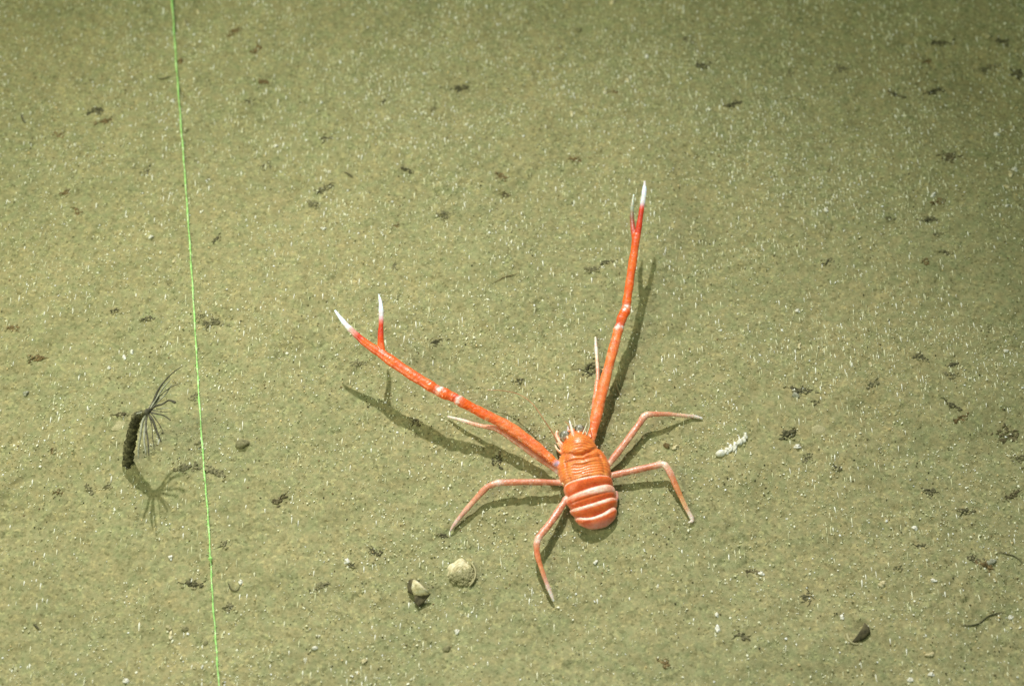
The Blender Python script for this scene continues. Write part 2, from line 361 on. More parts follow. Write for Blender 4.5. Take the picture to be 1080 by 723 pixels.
a_, r_ = leg([(608,520,4.92,2.86,PK),(598,525,4.51,3.19,(.85,.5,.38)),(594,531,4.51,3.53,PK2),(582,549,5.33,3.61,PK2),(570,564,6.07,3.36,PK2),(567.5,568,6.15,3.61,(.82,.55,.42)),(566,575,5.90,3.11,PK2),(567,586,4.92,2.77,(.72,.2,.07)),(572,602,3.28,2.35,(.75,.3,.14)),(577,616,1.89,2.10,(.74,.46,.36)),(581,626,0.82,1.85,TIP),(584,634,-.1,1.01,TIP)], 13)
spines(a_, r_, .18, .46, 6, 1, 33, .0006, (.80,.46,.32)); spines(a_, r_, .2, .62, 7, -1, 53, .0005, (.80,.46,.32))
a_, r_ = leg([(628,494,4.92,2.86,PK),(641,490,4.51,3.19,CR),(646,484,4.51,3.36,PK2),(660,466,5.41,3.53,PK2),(674,447,6.23,3.44,PK2),(680,438.5,6.56,3.70,(.82,.5,.36)),(687,436.5,6.40,3.28,PK),(694,436.5,5.90,2.94,PK2),(706,436.5,4.43,2.35,PK),(720,438,2.62,2.10,(.78,.52,.36)),(732,439,1.15,2.02,TIP),(741,441,0.25,1.34,TIP)], 14)
spines(a_, r_, .18, .46, 6, 1, 34, .0006, (.80,.46,.32)); spines(a_, r_, .2, .62, 7, -1, 54, .0005, (.80,.46,.32))
a_, r_ = leg([(630,506,4.92,2.86,PK),(643,502,4.51,3.19,CR),(650,500,4.76,3.53,PK2),(668,496,5.41,3.70,PK2),(688,491.5,6.23,3.53,PK2),(699,489.5,6.56,3.61,(.86,.6,.45)),(703.5,493,6.40,3.61,(.84,.5,.36)),(708,501,5.74,3.36,PK2),(715,517,3.94,2.86,(.68,.26,.09)),(723,534,1.80,2.44,(.72,.40,.20)),(729,545,0.66,2.18,TIP),(730,549,0.25,1.85,TIP),(726,551,0.00,1.09,TIP)], 15)
spines(a_, r_, .18, .46, 6, 1, 35, .0006, (.80,.46,.32)); spines(a_, r_, .2, .62, 7, -1, 55, .0005, (.80,.46,.32))
a_, r_ = leg([(618,488,4.92,2.52,PK),(623,470,4.92,2.86,PK2),(625,452,5.33,3.02,PK2),(627,428,6.56,2.86,PK2),(629,410,7.05,2.52,(.78,.28,.12)),(630.5,395,6.07,2.10,PK),(629.5,378,4.10,1.85,(.80,.58,.42)),(628.5,365,2.46,1.76,TIP),(628,355,1.23,1.18,TIP)], 16)
spines(a_, r_, .18, .46, 6, 1, 36, .0006, (.80,.46,.32)); spines(a_, r_, .2, .62, 7, -1, 56, .0005, (.80,.46,.32))

# trunk: one loft along the curved body axis.  s in px along the axis
AX0 = np.array((606.0, 459.0)); AXD = np.array((.252, .968))
#      s   halfwidth  top_mm  bottom_mm
PROF = [(-3, 5, 6.8, 4), (0, 8.5, 7.8, 3.0), (4, 12, 8.8, 2.2), (10, 16, 9.8, 1.6), (16, 18.2, 10.6, 1.3), (20, 19.5, 10.9, 1.2), (23, 22.6, 11.1, 1.1), (29, 25.2, 11.4, 1.0), (38, 26.4, 11.6, 1.0), (46, 25.8, 11.3, 1.0), (51, 23.4, 10.8, .9),
        (60, 24.2, 9.8, .8), (70, 24.2, 8.8, .7), (80, 22.8, 7.4, .6), (88, 20.2, 6.0, .6), (94, 17, 4.9, .6), (98, 12.5, 4.0, .7), (101, 8, 3.2, 1.0), (102, 3, 2.6, 1.6)]
PR = np.array(PROF)
SEG = [(51.5, 62.5), (62.5, 75.5), (75.5, 84.5), (84.5, 104)]          # tail segments
def sstep(x, a, b_): t = np.clip((x-a)/(b_-a), 0, 1); return t*t*(3-2*t)
V = []; C = []; NS, NT = 260, 96
lat = np.array((at(607+AXD[1]*20, 500-AXD[0]*20)-at(607, 500))); 
ax_w = np.array(at(AX0[0]+AXD[0]*100, AX0[1]+AXD[1]*100)-at(*AX0)); ax_w[2] = 0; ax_w /= np.linalg.norm(ax_w)
lat = np.array((-ax_w[1], ax_w[0], 0.0));
if lat[0] < 0: lat = -lat
rn = np.random.RandomState(8)
for i in range(NS):
    s = -3+105*i/(NS-1)
    w = np.interp(s, PR[:, 0], PR[:, 1])*PXM; zt = np.interp(s, PR[:, 0], PR[:, 2])*mm; zb = np.interp(s, PR[:, 0], PR[:, 3])*mm
    zc = zb+(zt-zb)*.38; p = AX0+AXD*s; c0 = np.array(at(p[0], p[1]+1.2*zt/mm*.46, 0)); c0[2] = 0
    # c0: foot of the axis; shift so that the raised back is seen where the photo has it
    for k in range(NT):
        th = 2*math.pi*k/NT; ct, st_ = math.cos(th), math.sin(th); e = .82
        dd = 0.0; x = math.copysign(abs(ct)**e, ct); z = math.copysign(abs(st_)**(.9 if st_ > 0 else .7), st_)
        u = x; top = max(st_, 0)
        col = np.array((.88, .23, .035)); d = 0.0; sh = 0.0
        if s < 51.5:      # carapace
            # gastric dome
            gd = math.exp(-(((s-13)/10.5)**2+((u*w/PXM)/14.5)**2)*1.2); d += 2.0*mm*gd*top
            # cervical groove, curved back at the middle
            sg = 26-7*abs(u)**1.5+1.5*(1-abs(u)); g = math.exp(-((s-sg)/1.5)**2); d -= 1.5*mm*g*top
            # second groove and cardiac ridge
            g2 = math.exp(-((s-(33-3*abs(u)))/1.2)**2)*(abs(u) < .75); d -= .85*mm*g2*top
            r1 = math.exp(-((s-(36.5-3*abs(u)))/2.0)**2)*math.exp(-(u/.55)**4); d += .7*mm*r1*top
            rim = math.exp(-((s-50.2)/1.2)**2); d += .35*mm*rim*top
            # striae
            ph = s*2.3+2.2*math.sin(u*4.1+s*.13)+.9*math.sin(u*9.7+s*.31); sa = math.sin(ph)
            bg_ = math.exp(-((abs(u)-.62-.002*s)/.055)**2)*sstep(s, 24, 30); d -= .55*mm*bg_*top; col = col*(1-.22*bg_)
            if s > 3: d += .12*mm*sa*top*(1-.75*gd); col = col*(1+.15*sa)+np.array((.03, .03, .015))*max(sa, 0)
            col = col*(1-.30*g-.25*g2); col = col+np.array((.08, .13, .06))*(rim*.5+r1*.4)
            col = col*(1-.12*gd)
            edge = sstep(abs(u), .82, 1.0); col = col*(1-edge*.55)+np.array((.80, .30, .16))*edge*.55
        else:
            for q_, (s0, s1) in enumerate(SEG):
                ss = s+ (4.5*(abs(u)**2) if q_ < 3 else -1*abs(u)**2)*0.0
                CV = (-.5, 0, 2.0, 5.5, 5.5); ut = u if st_ > 0 else 0
                if q_ > 0: s0 += CV[q_]*(1-abs(ut)**3)*max(st_, 0)-3.0*ut*max(st_, 0)**.3
                if q_ < 3: s1 += CV[q_+1]*(1-abs(ut)**3)*max(st_, 0)-3.0*ut*max(st_, 0)**.3
                if s0 <= s < s1:
                    t = (s-s0)/(s1-s0)
                    dd = mm*(2.0*max(0, 1-abs((t-.30)/.70)**2.2 if t > .30 else 1-abs((t-.30)/.32)**2.6)**.8-1.25); d += dd*max(st_, -.1); dd = dd*.75*sstep(st_, -.5, .1)
                    col = np.array((.90, .165, .030))
                    wdt = (.17, .50*(1+.35*u), .36, .30*(1-.5*u*u))[q_]
                    wt = 1-sstep(t, wdt*.75, wdt*1.15); wt *= sstep(t, .0, .05)*(.62+.38*sstep(-abs(u), -.95, -.2))
                    col = col*(1-wt)+np.array((.94, .72, .58) if q_ != 1 else (.90, .62, .48))*wt; col = col*(1-.45*sstep(t, .86, 1.0))
                    if q_ == 1: m2 = math.exp(-((t-.62)/.06)**2); d -= .35*mm*m2*top; col = col*(1-.25*m2)
                    if q_ == 3: k3 = sstep(t, .25, .8); col = col*(1-k3)+np.array((.74, .24, .17))*k3
                    
            # pale lateral flanges
            edge = sstep(abs(u), .86, 1.0)*(st_ > -.3); col = col*(1-edge*.4)+np.array((.85, .45, .33))*edge*.4
        if st_ < -.2: col = np.array((.62, .30, .2))
        col = col*(1+.10*(rn.rand()-.5))
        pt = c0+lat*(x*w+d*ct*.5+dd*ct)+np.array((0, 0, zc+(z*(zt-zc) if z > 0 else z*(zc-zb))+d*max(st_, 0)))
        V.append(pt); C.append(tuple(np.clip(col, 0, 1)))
F = []
for i in range(NS-1):
    for k in range(NT):
        a = i*NT+k; b_ = i*NT+(k+1) % NT; F.append((a, b_, b_+NT, a+NT))
F.append(tuple(range(NT))[::-1]); F.append(tuple((NS-1)*NT+k for k in range(NT)))
body.add(V, F, C)
# head: rostral spine, side spines, antenna bases, mouthparts, eye stalks, tail flap edges
def cone(l, sides=8): 
    A = catmull(P3(l), 6); v_, f_, c_ = sweep(A[:, :3], np.maximum(A[:, 3], .12*PXM), sides, 1, np.clip(A[:, 4:7], 0, 1)); body.add(v_, f_, c_)
cone([(607,470,9.75,3.0,OR2),(605,461,9.75,2.4,(.85,.4,.25)),(603,452,9.98,1.6,(.9,.75,.62)),(600.5,443,10.53,.7,WH)])
cone([(600,468,8.97,1.8,OR2),(598,460,8.97,1.1,CR),(596.5,454,8.97,.6,WH)])
cone([(613,466,8.97,1.8,OR2),(611,458,8.97,1.1,CR),(609.5,452,8.97,.6,WH)])
cone([(596,474,6.24,4.0,PK),(590,466,5.46,3.4,CR),(587,459,5.07,2.4,PK),(588,454,5.07,1.5,CR)])
cone([(617,466,6.24,3.0,PK),(617,459,5.46,2.6,CR),(616,453,5.07,1.6,(.8,.6,.5))])
cone([(603,466,6.24,3.2,PK),(601,458,5.07,3.0,(.72,.5,.42)),(600,450,4.29,2.2,(.6,.5,.45))])
cone([(609,464,6.24,3.0,PK),(609,456,5.07,3.0,(.75,.65,.62)),(608,449,4.29,2.0,(.7,.66,.66))])
cone([(594,478,6.24,2.2,OR2),(588,474,6.24,1.3,CR),(585,468,6.24,.7,CR)])
cone([(603,521,2.73,3.6,PK),(603,530,2.18,3.6,(.86,.80,.80)),(607,537,1.72,2.6,(.8,.66,.62))])
cone([(641,535,2.73,3.4,PK),(649,526,2.73,3.0,(.80,.45,.45)),(650,518,3.12,2.0,PK)])
rs = random.Random(4)
for side in (-1, 1):
    for s in (8, 14, 20, 27, 34, 41, 48):
        w = np.interp(s, PR[:, 0], PR[:, 1])
        p = AX0+AXD*s+np.array((AXD[1], -AXD[0]))*side*(w*.93); e = p+np.array((AXD[1], -AXD[0]))*side*3.0-AXD*3.2
        cone([(p[0], p[1], 5.8, 1.5, OR2), ((p[0]+e[0])/2, (p[1]+e[1])/2, 6, 1.0, CR), (e[0], e[1], 6.2, .5, CR)], 6)
# fuse everything into one continuous skin
src = bpy.data.meshes.new('source'); src.from_pydata([tuple(p) for p in body.v], [], body.f); src.update()
bmx = bmesh.new(); bmx.from_mesh(src); bmesh.ops.recalc_face_normals(bmx, faces=bmx.faces); bmx.to_mesh(src); bmx.free()
tmp = bpy.data.objects.new('source', src); COL.objects.link(tmp)
md = tmp.modifiers.new('r', 'REMESH'); md.mode = 'VOXEL'; md.voxel_size = .00026; md.use_smooth_shade = True
sm = tmp.modifiers.new('s', 'SMOOTH'); sm.iterations = 1; sm.factor = .5
dg = bpy.context.evaluated_depsgraph_get()
lob_me = bpy.data.meshes.new_from_object(tmp.evaluated_get(dg))
kd = kdtree.KDTree(len(body.v))
for i, p in enumerate(body.v): kd.insert(p, i)
kd.balance()
lob_me.name = 'squat_lobster'
cols = np.ones((len(lob_me.vertices), 4), np.float32); bc = np.array(body.c)
for i, v_ in enumerate(lob_me.vertices):
    hit = kd.find_n(v_.co, 3); wsum = 0; cc = np.zeros(3)
    for (_, j, dd) in hit: w_ = 1/(dd+1e-5); cc += bc[j]*w_; wsum += w_
    cols[i, :3] = cc/wsum
at_ = lob_me.attributes.new('shell_colour', 'FLOAT_COLOR', 'POINT'); at_.data.foreach_set('color', cols.ravel())
M_lob, nt, b = mat('lobster_shell', .33, .62)
an = N(nt, 'ShaderNodeAttribute'); an.attribute_name = 'shell_colour'
tc = N(nt, 'ShaderNodeTexCoord').outputs['Object']
mo = ramp(nt, noise(nt, tc, 700, 4, .7), [(.3, (.86,.74,.66)), (.55, (1,1,1)), (.72, (1.08,1.25,1.35))])
c = mix(nt, .8, an.outputs['Color'], mo, 'MULTIPLY')
m2 = ramp(nt, noise(nt, tc, 210, 4, .65), [(.34, (.80,.62,.55)), (.5, (1,1,1)), (.66, (1.06,1.32,1.5))]); c = mix(nt, .75, c, m2, 'MULTIPLY')
dust = ramp(nt, noise(nt, tc, 480, 5, .75), [(.58, (0,0,0)), (.72, (.30,.30,.30))]); c = mix(nt, dust, c, (.50, .36, .17))
sp = ramp(nt, noise(nt, tc, 1500, 2, .5), [(.66, (0,0,0)), (.76, (.30,.30,.30))])
c = mix(nt, sp, c, (.86, .60, .42))
nt.links.new(c, b.inputs['Base Color']); nt.links.new(ramp(nt, noise(nt, tc, 900, 2), [(.3, (.24,.24,.24)), (.7, (.5,.5,.5))]), b.inputs['Roughness'])
b.inputs['Subsurface Weight'].default_value = .35; b.inputs['Subsurface Radius'].default_value = (1, .35, .12); b.inputs['Subsurface Scale'].default_value = .0014
bump(nt, b, noise(nt, tc, 1300, 3, .6), .45, .0003)
lob_me.materials.clear(); lob_me.materials.append(M_lob)
lob_me.polygons.foreach_set('use_smooth', np.ones(len(lob_me.polygons), bool))
LOC = at(617, 505); LOC.z = hz(LOC.x, LOC.y)
lob_me.transform(Matrix.Translation(-LOC))
bpy.data.objects.remove(tmp)
lob = bpy.data.objects.new('squat_lobster', lob_me); COL.objects.link(lob); lob.location = LOC
tag(lob, 'bright orange squat lobster with long white tipped claw arms spread on the seabed', 'squat lobster')
M_ant = noisy('antenna_shell', (.34,.14,.06), (.62,.34,.16), 400, .5, .3)
M_ant2 = noisy('pale_antenna', (.52,.46,.28), (.76,.70,.50), 400, .5, .3)
for (px, py, h, r) in ((595.5,458.5,8,5.4), (611,452,8,5.2)):
    c0 = at(px, py, h*mm); v_, f_ = blob((0,0,0), r*PXM, r*PXM*.85, r*PXM*.8, .4, 3, .03, 20, 14)
    mesh_obj('eye', np.array([tuple(p) for p in v_])+np.array(c0), f_, M_eye, lob, tuple(c0))
def fibre(l, m, name, parent=None, n=8, sides=6):
    A = catmull(P3([(a, b_, h, r, (1,1,1)) for (a, b_, h, r) in l]), n)
    o = np.array(A[0, :3]); v_, f_, _ = sweep(A[:, :3], A[:, 3], sides)
    return mesh_obj(name, v_, f_, m, parent, tuple(o))
fibre([(588,466,8,.9),(582,455,10,.7),(574,443,12,.55),(562,426,12,.5),(548,416,11,.45),(532,412,9,.4),(514,411,7,.35)], M_ant, 'antenna', lob)
fibre([(617,462,8,.9),(621,452,11,.7),(622,444,13,.5),(620,434,14,.4)], M_ant2, 'antenna', lob)
fibre([(601,452,9,.8),(599,447,9.5,.6),(596,444,10,.4)], M_ant, 'antennule', lob)
fibre([(607,450,9,.8),(606,445,9.5,.6),(605,441,10,.4)], M_ant2, 'antennule', lob)
fibre([(613,461,9,1.0),(617,452,10,.8),(619,446,10,.4)], M_ant2, 'antennule', lob)

# ------------------------------------------------------------------ green line
gl = [(176,-60,1.12),(181,-4,1.12),(184,40,1.01),(187.5,90,0.84),(191.5,140,0.67),(195,185,0.56),(199,240,0.45),(203,300,0.39),(206,350,0.36),(208.5,395,0.34),(212,450,0.34),(216,505,0.34),(219.5,545,0.34),(222,590,0.39),(224.5,635,0.34),(228,680,0.36),(231,724,0.39),(235,790,0.39)]
A = []
for (px, py, h) in gl:
    p = ground(px, py, h*mm); A.append((p.x, p.y, p.z))
A = catmull(A, 40); rr = np.random.RandomState(2)
zz = np.maximum(A[:, 2]-.0006, height(A[:, 0], A[:, 1])+.00022); A[:, 2] = zz
k = np.arange(len(A)); A[:, 0] += .00010*np.sin(k*.23)
rad = .00040*(1+.25*(rr.rand(len(A))-.5)+.25*np.sin(k*.31+2*np.sin(k*.07)))*np.interp(k/len(A), [0, .25, 1], [1.2, 1.0, .88])
v_, f_, _ = sweep(A, rad, 8)
L0 = tuple(A[len(A)//2]); line = mesh_obj('green_line', v_, f_, M_green, None, L0)
tag(line, 'thin bright green line stretched from top to bottom over the sand at left', 'line')
kb = MB()
v_, f_ = blob((0,0,0), .0011, .0009, .0009, 0, 4, .3); kp = ground(222, 589, 1.5*mm); kb.add(np.array([tuple(p) for p in v_])+np.array(kp), f_)
kb.build('knot', M_green, line, tuple(kp))
hb = MB(); hr = random.Random(6)
for i in range(30, len(A)-2, 3):
    if hr.random() < .45: continue
    a = A[i]; d = np.array((hr.choice((-1, 1))*hr.uniform(.5, 1), hr.uniform(-.4, .6), hr.uniform(-.2, .3)))*hr.uniform(.0008, .002)
    v2, f2, _ = sweep([a, a+d*.6+np.array((0, 0, .0001)), a+d], [.00014, .0001, .00006], 4); hb.add(v2, f2)
tag(hb.build('fuzz', M_green, line, L0), kind='stuff')

# ------------------------------------------------------------------ tube dwelling anemone
base = ground(136, 489); an_root = empty('tube_anemone', base)
tag(an_root, 'dark mud coated tube with a spray of thin dark tentacles left of the green line', 'tube anemone')
def tubelet(name, l, m, parent, sides=8, wob=0.0, n=6, flat=1, seed=0):
    A = catmull(P3([(a, b_, h, r, (1,1,1)) for (a, b_, h, r) in l]), n)
    v_, f_, _ = sweep(A[:, :3], np.maximum(A[:, 3]*(.78 if name == 'tentacle' else 1), .00008), sides, flat, None, wob, seed)
    return mesh_obj(name, v_, f_, m, parent, tuple(A[0, :3]))
tb = tubelet('tube', [(136,493,-2,4.5),(135,488,1,5.2),(135.5,478,6,5.2),(137.5,466,11,5.0),(140.5,452,17,4.8),(143,443,21,4.6),(145.5,439,23,4.4),(150,436,26,3.2),(154,434,27,2.2)], M_tube, an_root, 14, .62, 8, seed=5)
lb = MB(); lr = random.Random(12)
for i in range(170):
    t = lr.random(); px = 136+9*t**1.5+lr.uniform(-5.2, 5.2); py = 489-50*t+lr.uniform(-4, 4); h = 24*t+lr.uniform(-1, 1)+.8
    c0 = at(px, py, max(h, .6)*mm); s = lr.uniform(.0003, .0010)*(1.9 if lr.random() > .85 else 1); v2, f2 = blob((0,0,0), s, s*.7, s*.6, lr.random()*3, i, .8, 7, 5, lr.random()); lb.add(np.array([tuple(p) for p in v2])+np.array(c0), f2)
for i in range(46):
    t = lr.random(); px = 136+9*t**1.5+lr.choice((-1, 1))*lr.uniform(3, 5.5); py = 489-50*t; c0 = np.array(at(px, py, (24*t+.5)*mm)); d_ = np.array((lr.uniform(-1, 1), lr.uniform(-1, .6), lr.uniform(-.3, .8)))*lr.uniform(.0008, .0026)
    v2, f2, _ = sweep([c0, c0+d_*.5+np.array((0, 0, .0002)), c0+d_], [.00022, .00016, .00007], 5); lb.add(v2, f2)
lb2 = MB()
for i in range(60):
    t = lr.random(); px = 136+9*t**1.5+lr.uniform(-4.6, 4.8); py = 489-50*t; c0 = np.array(at(px, py, (24*t+.6)*mm))+np.array((0, -.0006, .0019)); s_ = lr.uniform(.0003, .0008)
    v2, f2 = blob((0,0,0), s_*1.4, s_*.7, s_*.6, lr.random()*3, i, .9, 7, 5, lr.random()); lb2.add(np.array([tuple(p) for p in v2])+c0, f2)
tag(lb2.build('silt_crumbs', M_silt, tb, tuple(at(139, 470, 10*mm))), kind='stuff')
tag(lb.build('mud_crumbs', M_tube, tb, tuple(at(139, 470, 10*mm))), kind='stuff')
tubelet('oral_disc', [(152,437,25.5,2.2),(155,434,27,3.0),(157,432.5,27.6,2.6),(158,431,28,1.2)], M_tent, an_root, 10, .15)
for l in ([(156,433,27,1.8),(161,425,28,1.7),(167,411,30,1.5),(176,399,32,.9),(186,390,34,.6),(193,386,34,.3)],
          [(157,433,27,1.7),(164,428,28,1.5),(171,426,29,1.2),(178,422,30,1.1),(184,424,30,1.9),(185,425,30,.8)],
          [(157,434,27,1.5),(165,436,27,1.1),(173,438,27,.9),(180,443,26,.8)],
          [(156,436,26.5,1.6),(161,443,26,1.7),(165,454,24,1.5),(170,466,22,.9)],
          [(155,437,26,1.3),(154,450,26,1.2),(156,465,26,1.1),(157,480,25,.6)],
          [(157,432,27,2.2),(163,425,28,1.6),(168,419,29,.7)]):
    tubelet('tentacle', l, M_tent, an_root)
for l in ([(157,433,27,.8),(163,440,27,.7),(169,449,26,.6),(173,457,25,.3)], [(156,435,27,.8),(160,448,26,.6),(161,462,25,.5),(163,474,24,.3)], [(157,432,27,.8),(168,418,29,.7),(180,408,31,.6),(190,404,32,.3)], [(158,432,27,.7),(170,434,28,.5),(180,434,28,.3)]):
    tubelet('tentacle', l, M_tent, an_root)
for l in ([(156,434,27,1.2),(166,424,28,1.1),(175,415,29,1.0),(181,405,31,.5)],
          [(157,433,27,1.2),(164,422,29,1.1),(172,409,31,1.0),(180,400,33,.5)],
          [(157,433,27,.9),(168,431,27,.6),(180,430,26,.35)],
          [(154,437,26,1.6),(150,446,25,1.8),(148,460,23,1.6),(146,474,20,1.3),(146,483,18,.7)],
          [(155,437,26,1.2),(153,450,25,1.5),(152,464,24,1.4),(154,479,23,.8)],
          [(155,434,27,1.6),(150,435,27,1.6),(144,436,26,.8)]):
    tag(tubelet('tentacle', l, M_pale_t, an_root), 'pale grey tentacle')

# ------------------------------------------------------------------ shells and shell pieces
def dome_shell(name, px, py, rpx, m, label, cat, hgt=.5, rotz=0, ecc=.85, ribs=0, rim=None, seed=1, wob=.05, dz=0.0, tilt=0.0):
    c0 = ground(px, py); V = []; F = []; NU, NV = 28, 12; rnd = random.Random(seed); ph = [rnd.uniform(0, 6) for _ in range(4)]
    r = rpx*PXM
    for j in range(NV+1):
        t = j/NV
        for i in range(NU):
            a = 2*math.pi*i/NU; k = 1+wob*math.sin(2*a+ph[0])+wob*.8*math.sin(3*a+ph[1])+wob*.5*math.sin(5*a+ph[2])
            rr_ = r*t*k; z = r*hgt*(1-t**2.2)+r*.035*math.sin(t*26+.6*math.sin(3*a))+(r*.03*math.cos(a*ribs)*t if ribs else 0)
            V.append((rr_*math.cos(a), rr_*ecc*math.sin(a), z))
    for j in range(NV):
        for i in range(NU):
            a = j*NU+i; b_ = j*NU+(i+1) % NU; F.append((a, a+NU, b_+NU, b_))
    n0 = len(V)
    for i in range(NU*(NV+1)): x, y, z = V[i]; V.append((x*.93, y*.93, z-r*.07))
    for j in range(NV):
        for i in range(NU):
            a = n0+j*NU+i; b_ = n0+j*NU+(i+1) % NU; F.append((b_, b_+NU, a+NU, a))
    for i in range(NU):
        a = NV*NU+i; b_ = NV*NU+(i+1) % NU; F.append((a, a+n0, b_+n0, b_))
    M = Matrix.Rotation(rotz, 3, 'Z') @ Matrix.Rotation(tilt, 3, 'X'); V = [tuple(M @ Vector(v_)+Vector((0,0,dz))) for v_ in V]
    o = mesh_obj(name, V, F, m); o.location = c0; return tag(o, label, cat)
s1 = dome_shell('clam_shell', 484.5, 600, 12.8, M_shell, 'rounded cream shell dusted with silt below left of the orange lobster', 'shell', .24, .3, .90, 0, seed=3, wob=.20, dz=-.0010, tilt=.24)
# silt lying over the lower part of the shell, and its raised rim
kb = MB(); kr = random.Random(7)
for i in range(330):
    a = kr.uniform(-3.4, .9); q_ = kr.uniform(.12, 1.05); px = 488+q_*14*math.cos(a); py = 607-q_*12*math.sin(a)*.8; p = ground(px, py)
    d = math.hypot(px-486, py-602)/15; s = kr.uniform(.0003, .0011); v2, f2 = blob((0,0,0), s, s, s*.6, 0, i, .3, 6, 4)
    kb.add(np.array([tuple(v_) for v_ in v2])+np.array((p.x, p.y, p.z+.0018*max(0, 1-d**2)+.0001)), f2)
silt = kb.build('silt_crumbs', M_silt, s1, tuple(s1.location)); tag(silt, kind='stuff')
A = [(ground(a, b_, h*mm)) for (a, b_, h) in ((497,593,1.0),(501,600,1.3),(501.5,607,1.2),(499,613,.9),(495,618,.5))]
A = catmull([tuple(p) for p in A], 6); v_, f_, _ = sweep(A, [.0004]*len(A), 8, 1.5); mesh_obj('shell_rim', v_, f_, M_tan, s1, tuple(A[0]))
# broken, standing shell piece with its hollow side
fr = ground(441, 620); shp = empty('broken_shell', fr); tag(shp, 'broken triangular cream shell piece with a dark hollow left of the rounded shell', 'shell')
def shell_plate(name, poly, m, parent, thick=.0009, bulge=.0012):
    """poly: (px,py,h_mm) outline; plate with bulge and thickness"""
    P = [np.array(at(a, b_, h*mm)) for (a, b_, h) in poly]; c0 = sum(P)/len(P); nrm = np.cross(P[1]-P[0], P[2]-P[0]); nrm /= np.linalg.norm(nrm)
    if nrm[2] < 0: nrm = -nrm
    V = []; F = []; n = len(P); R = 4
    for sgn in (1, -1):
        b0 = len(V); V.append(c0+nrm*(bulge+sgn*thick/2))
        for j in range(1, R+1):
            t = j/R
            for p in P: V.append(c0+(p-c0)*t+nrm*(bulge*(1-t*t)+sgn*thick/2))
        for i in range(n):
            f = (b0, b0+1+i, b0+1+(i+1) % n); F.append(f if sgn > 0 else f[::-1])
        for j in range(R-1):
            for i in range(n):
                a = b0+1+j*n+i; b_ = b0+1+j*n+(i+1) % n; f = (a, a+n, b_+n, b_); F.append(f if sgn > 0 else f[::-1])
    h_ = len(V)//2; o1 = 1+(R-1)*n
    for i in range(n): F.append((o1+i, o1+i+h_, o1+(i+1) % n+h_, o1+(i+1) % n))
    return mesh_obj(name, V, F, m, parent, tuple(c0))
shell_plate('shell_plate', [(436,611,3.6),(441,614,4.8),(446,619,4.6),(453,626,1.8),(446,628,.8),(437,627,.8),(434.5,619,2.2)], M_shell, shp)
shell_plate('hollow_and_shadow', [(437,627,.9),(447,628,1.0),(454,626,1.2),(448,634,.2),(441,640,.0),(437,634,.2)], M_hollow_shadow, shp, .0006, .0003)  # shadow below the piece, put in as a dark plate
shell_plate('hollow_and_shadow', [(436,610,2.8),(434.5,619,2),(436,627,.8),(431,624,.4),(429.5,617,.5),(431.5,611,.8)], M_hollow_shadow, shp, .0006, .0003)
s = dome_shell('tan_shell', 123, 447, 9, M_tan, 'small round tan shell beside the dark tube of the anemone', 'shell', .18, .2, .9, seed=8, wob=.1, dz=-.0006)
dome_shell('buried_shell', 863, 452, 8, M_tan, 'faint round shell half sunk in sand below the dark scraps right of the lobster', 'shell', .3, .1, .9, seed=9, dz=-.0004)
# white segmented moult
mo_root = empty('white_moult', ground(770, 470)); tag(mo_root, 'knobbly white moulted shell with a bulbous end right of the lobster', 'moult')
def ground_blob(name, px, py, rx, ry, rz, m, parent, rz_=0, seed=0, wob=.15, lift=.4):
    p = ground(px, py); v_, f_ = blob((0,0,0), rx*PXM, ry*PXM, rz*PXM, rz_, seed, wob, 14, 9)
    loc = (p.x, p.y, p.z+rz*PXM*lift); return mesh_obj(name, np.array([tuple(q_) for q_ in v_])+np.array(loc), f_, m, parent, loc)
ground_blob('head_bulb', 760, 478.5, 5.6, 3.8, 3.2, M_white, mo_root, .2, 2)
for (px, py, a, b_, r) in ((765.5,477,3,3,.3), (768,475,3.6,3.4,.5), (770.5,472.5,2.4,4.6,-.3), (775,471,2.6,6.2,-.2), (780,466.5,2.8,4.6,-.4), (784,464,3.2,3.6,-.3), (786.5,460,2.0,3.8,.2)):
    ground_blob('segment', px, py, a*.85, b_*.95, 2.2, M_white, mo_root, r, int(px), .55, .3)
fibre([(776,473,1.5,1.2),(776,478,1,1.0),(774.5,482,.6,.5)], M_white, 'limb', mo_root)
fibre([(780,464,1.5,1.0),(779,459,1.2,.8),(778,456,.8,.4)], M_white, 'limb', mo_root)
fibre([(786,461,1.5,1.0),(786,457,1.4,.9),(782,456,1.0,.4)], M_white, 'limb', mo_root)

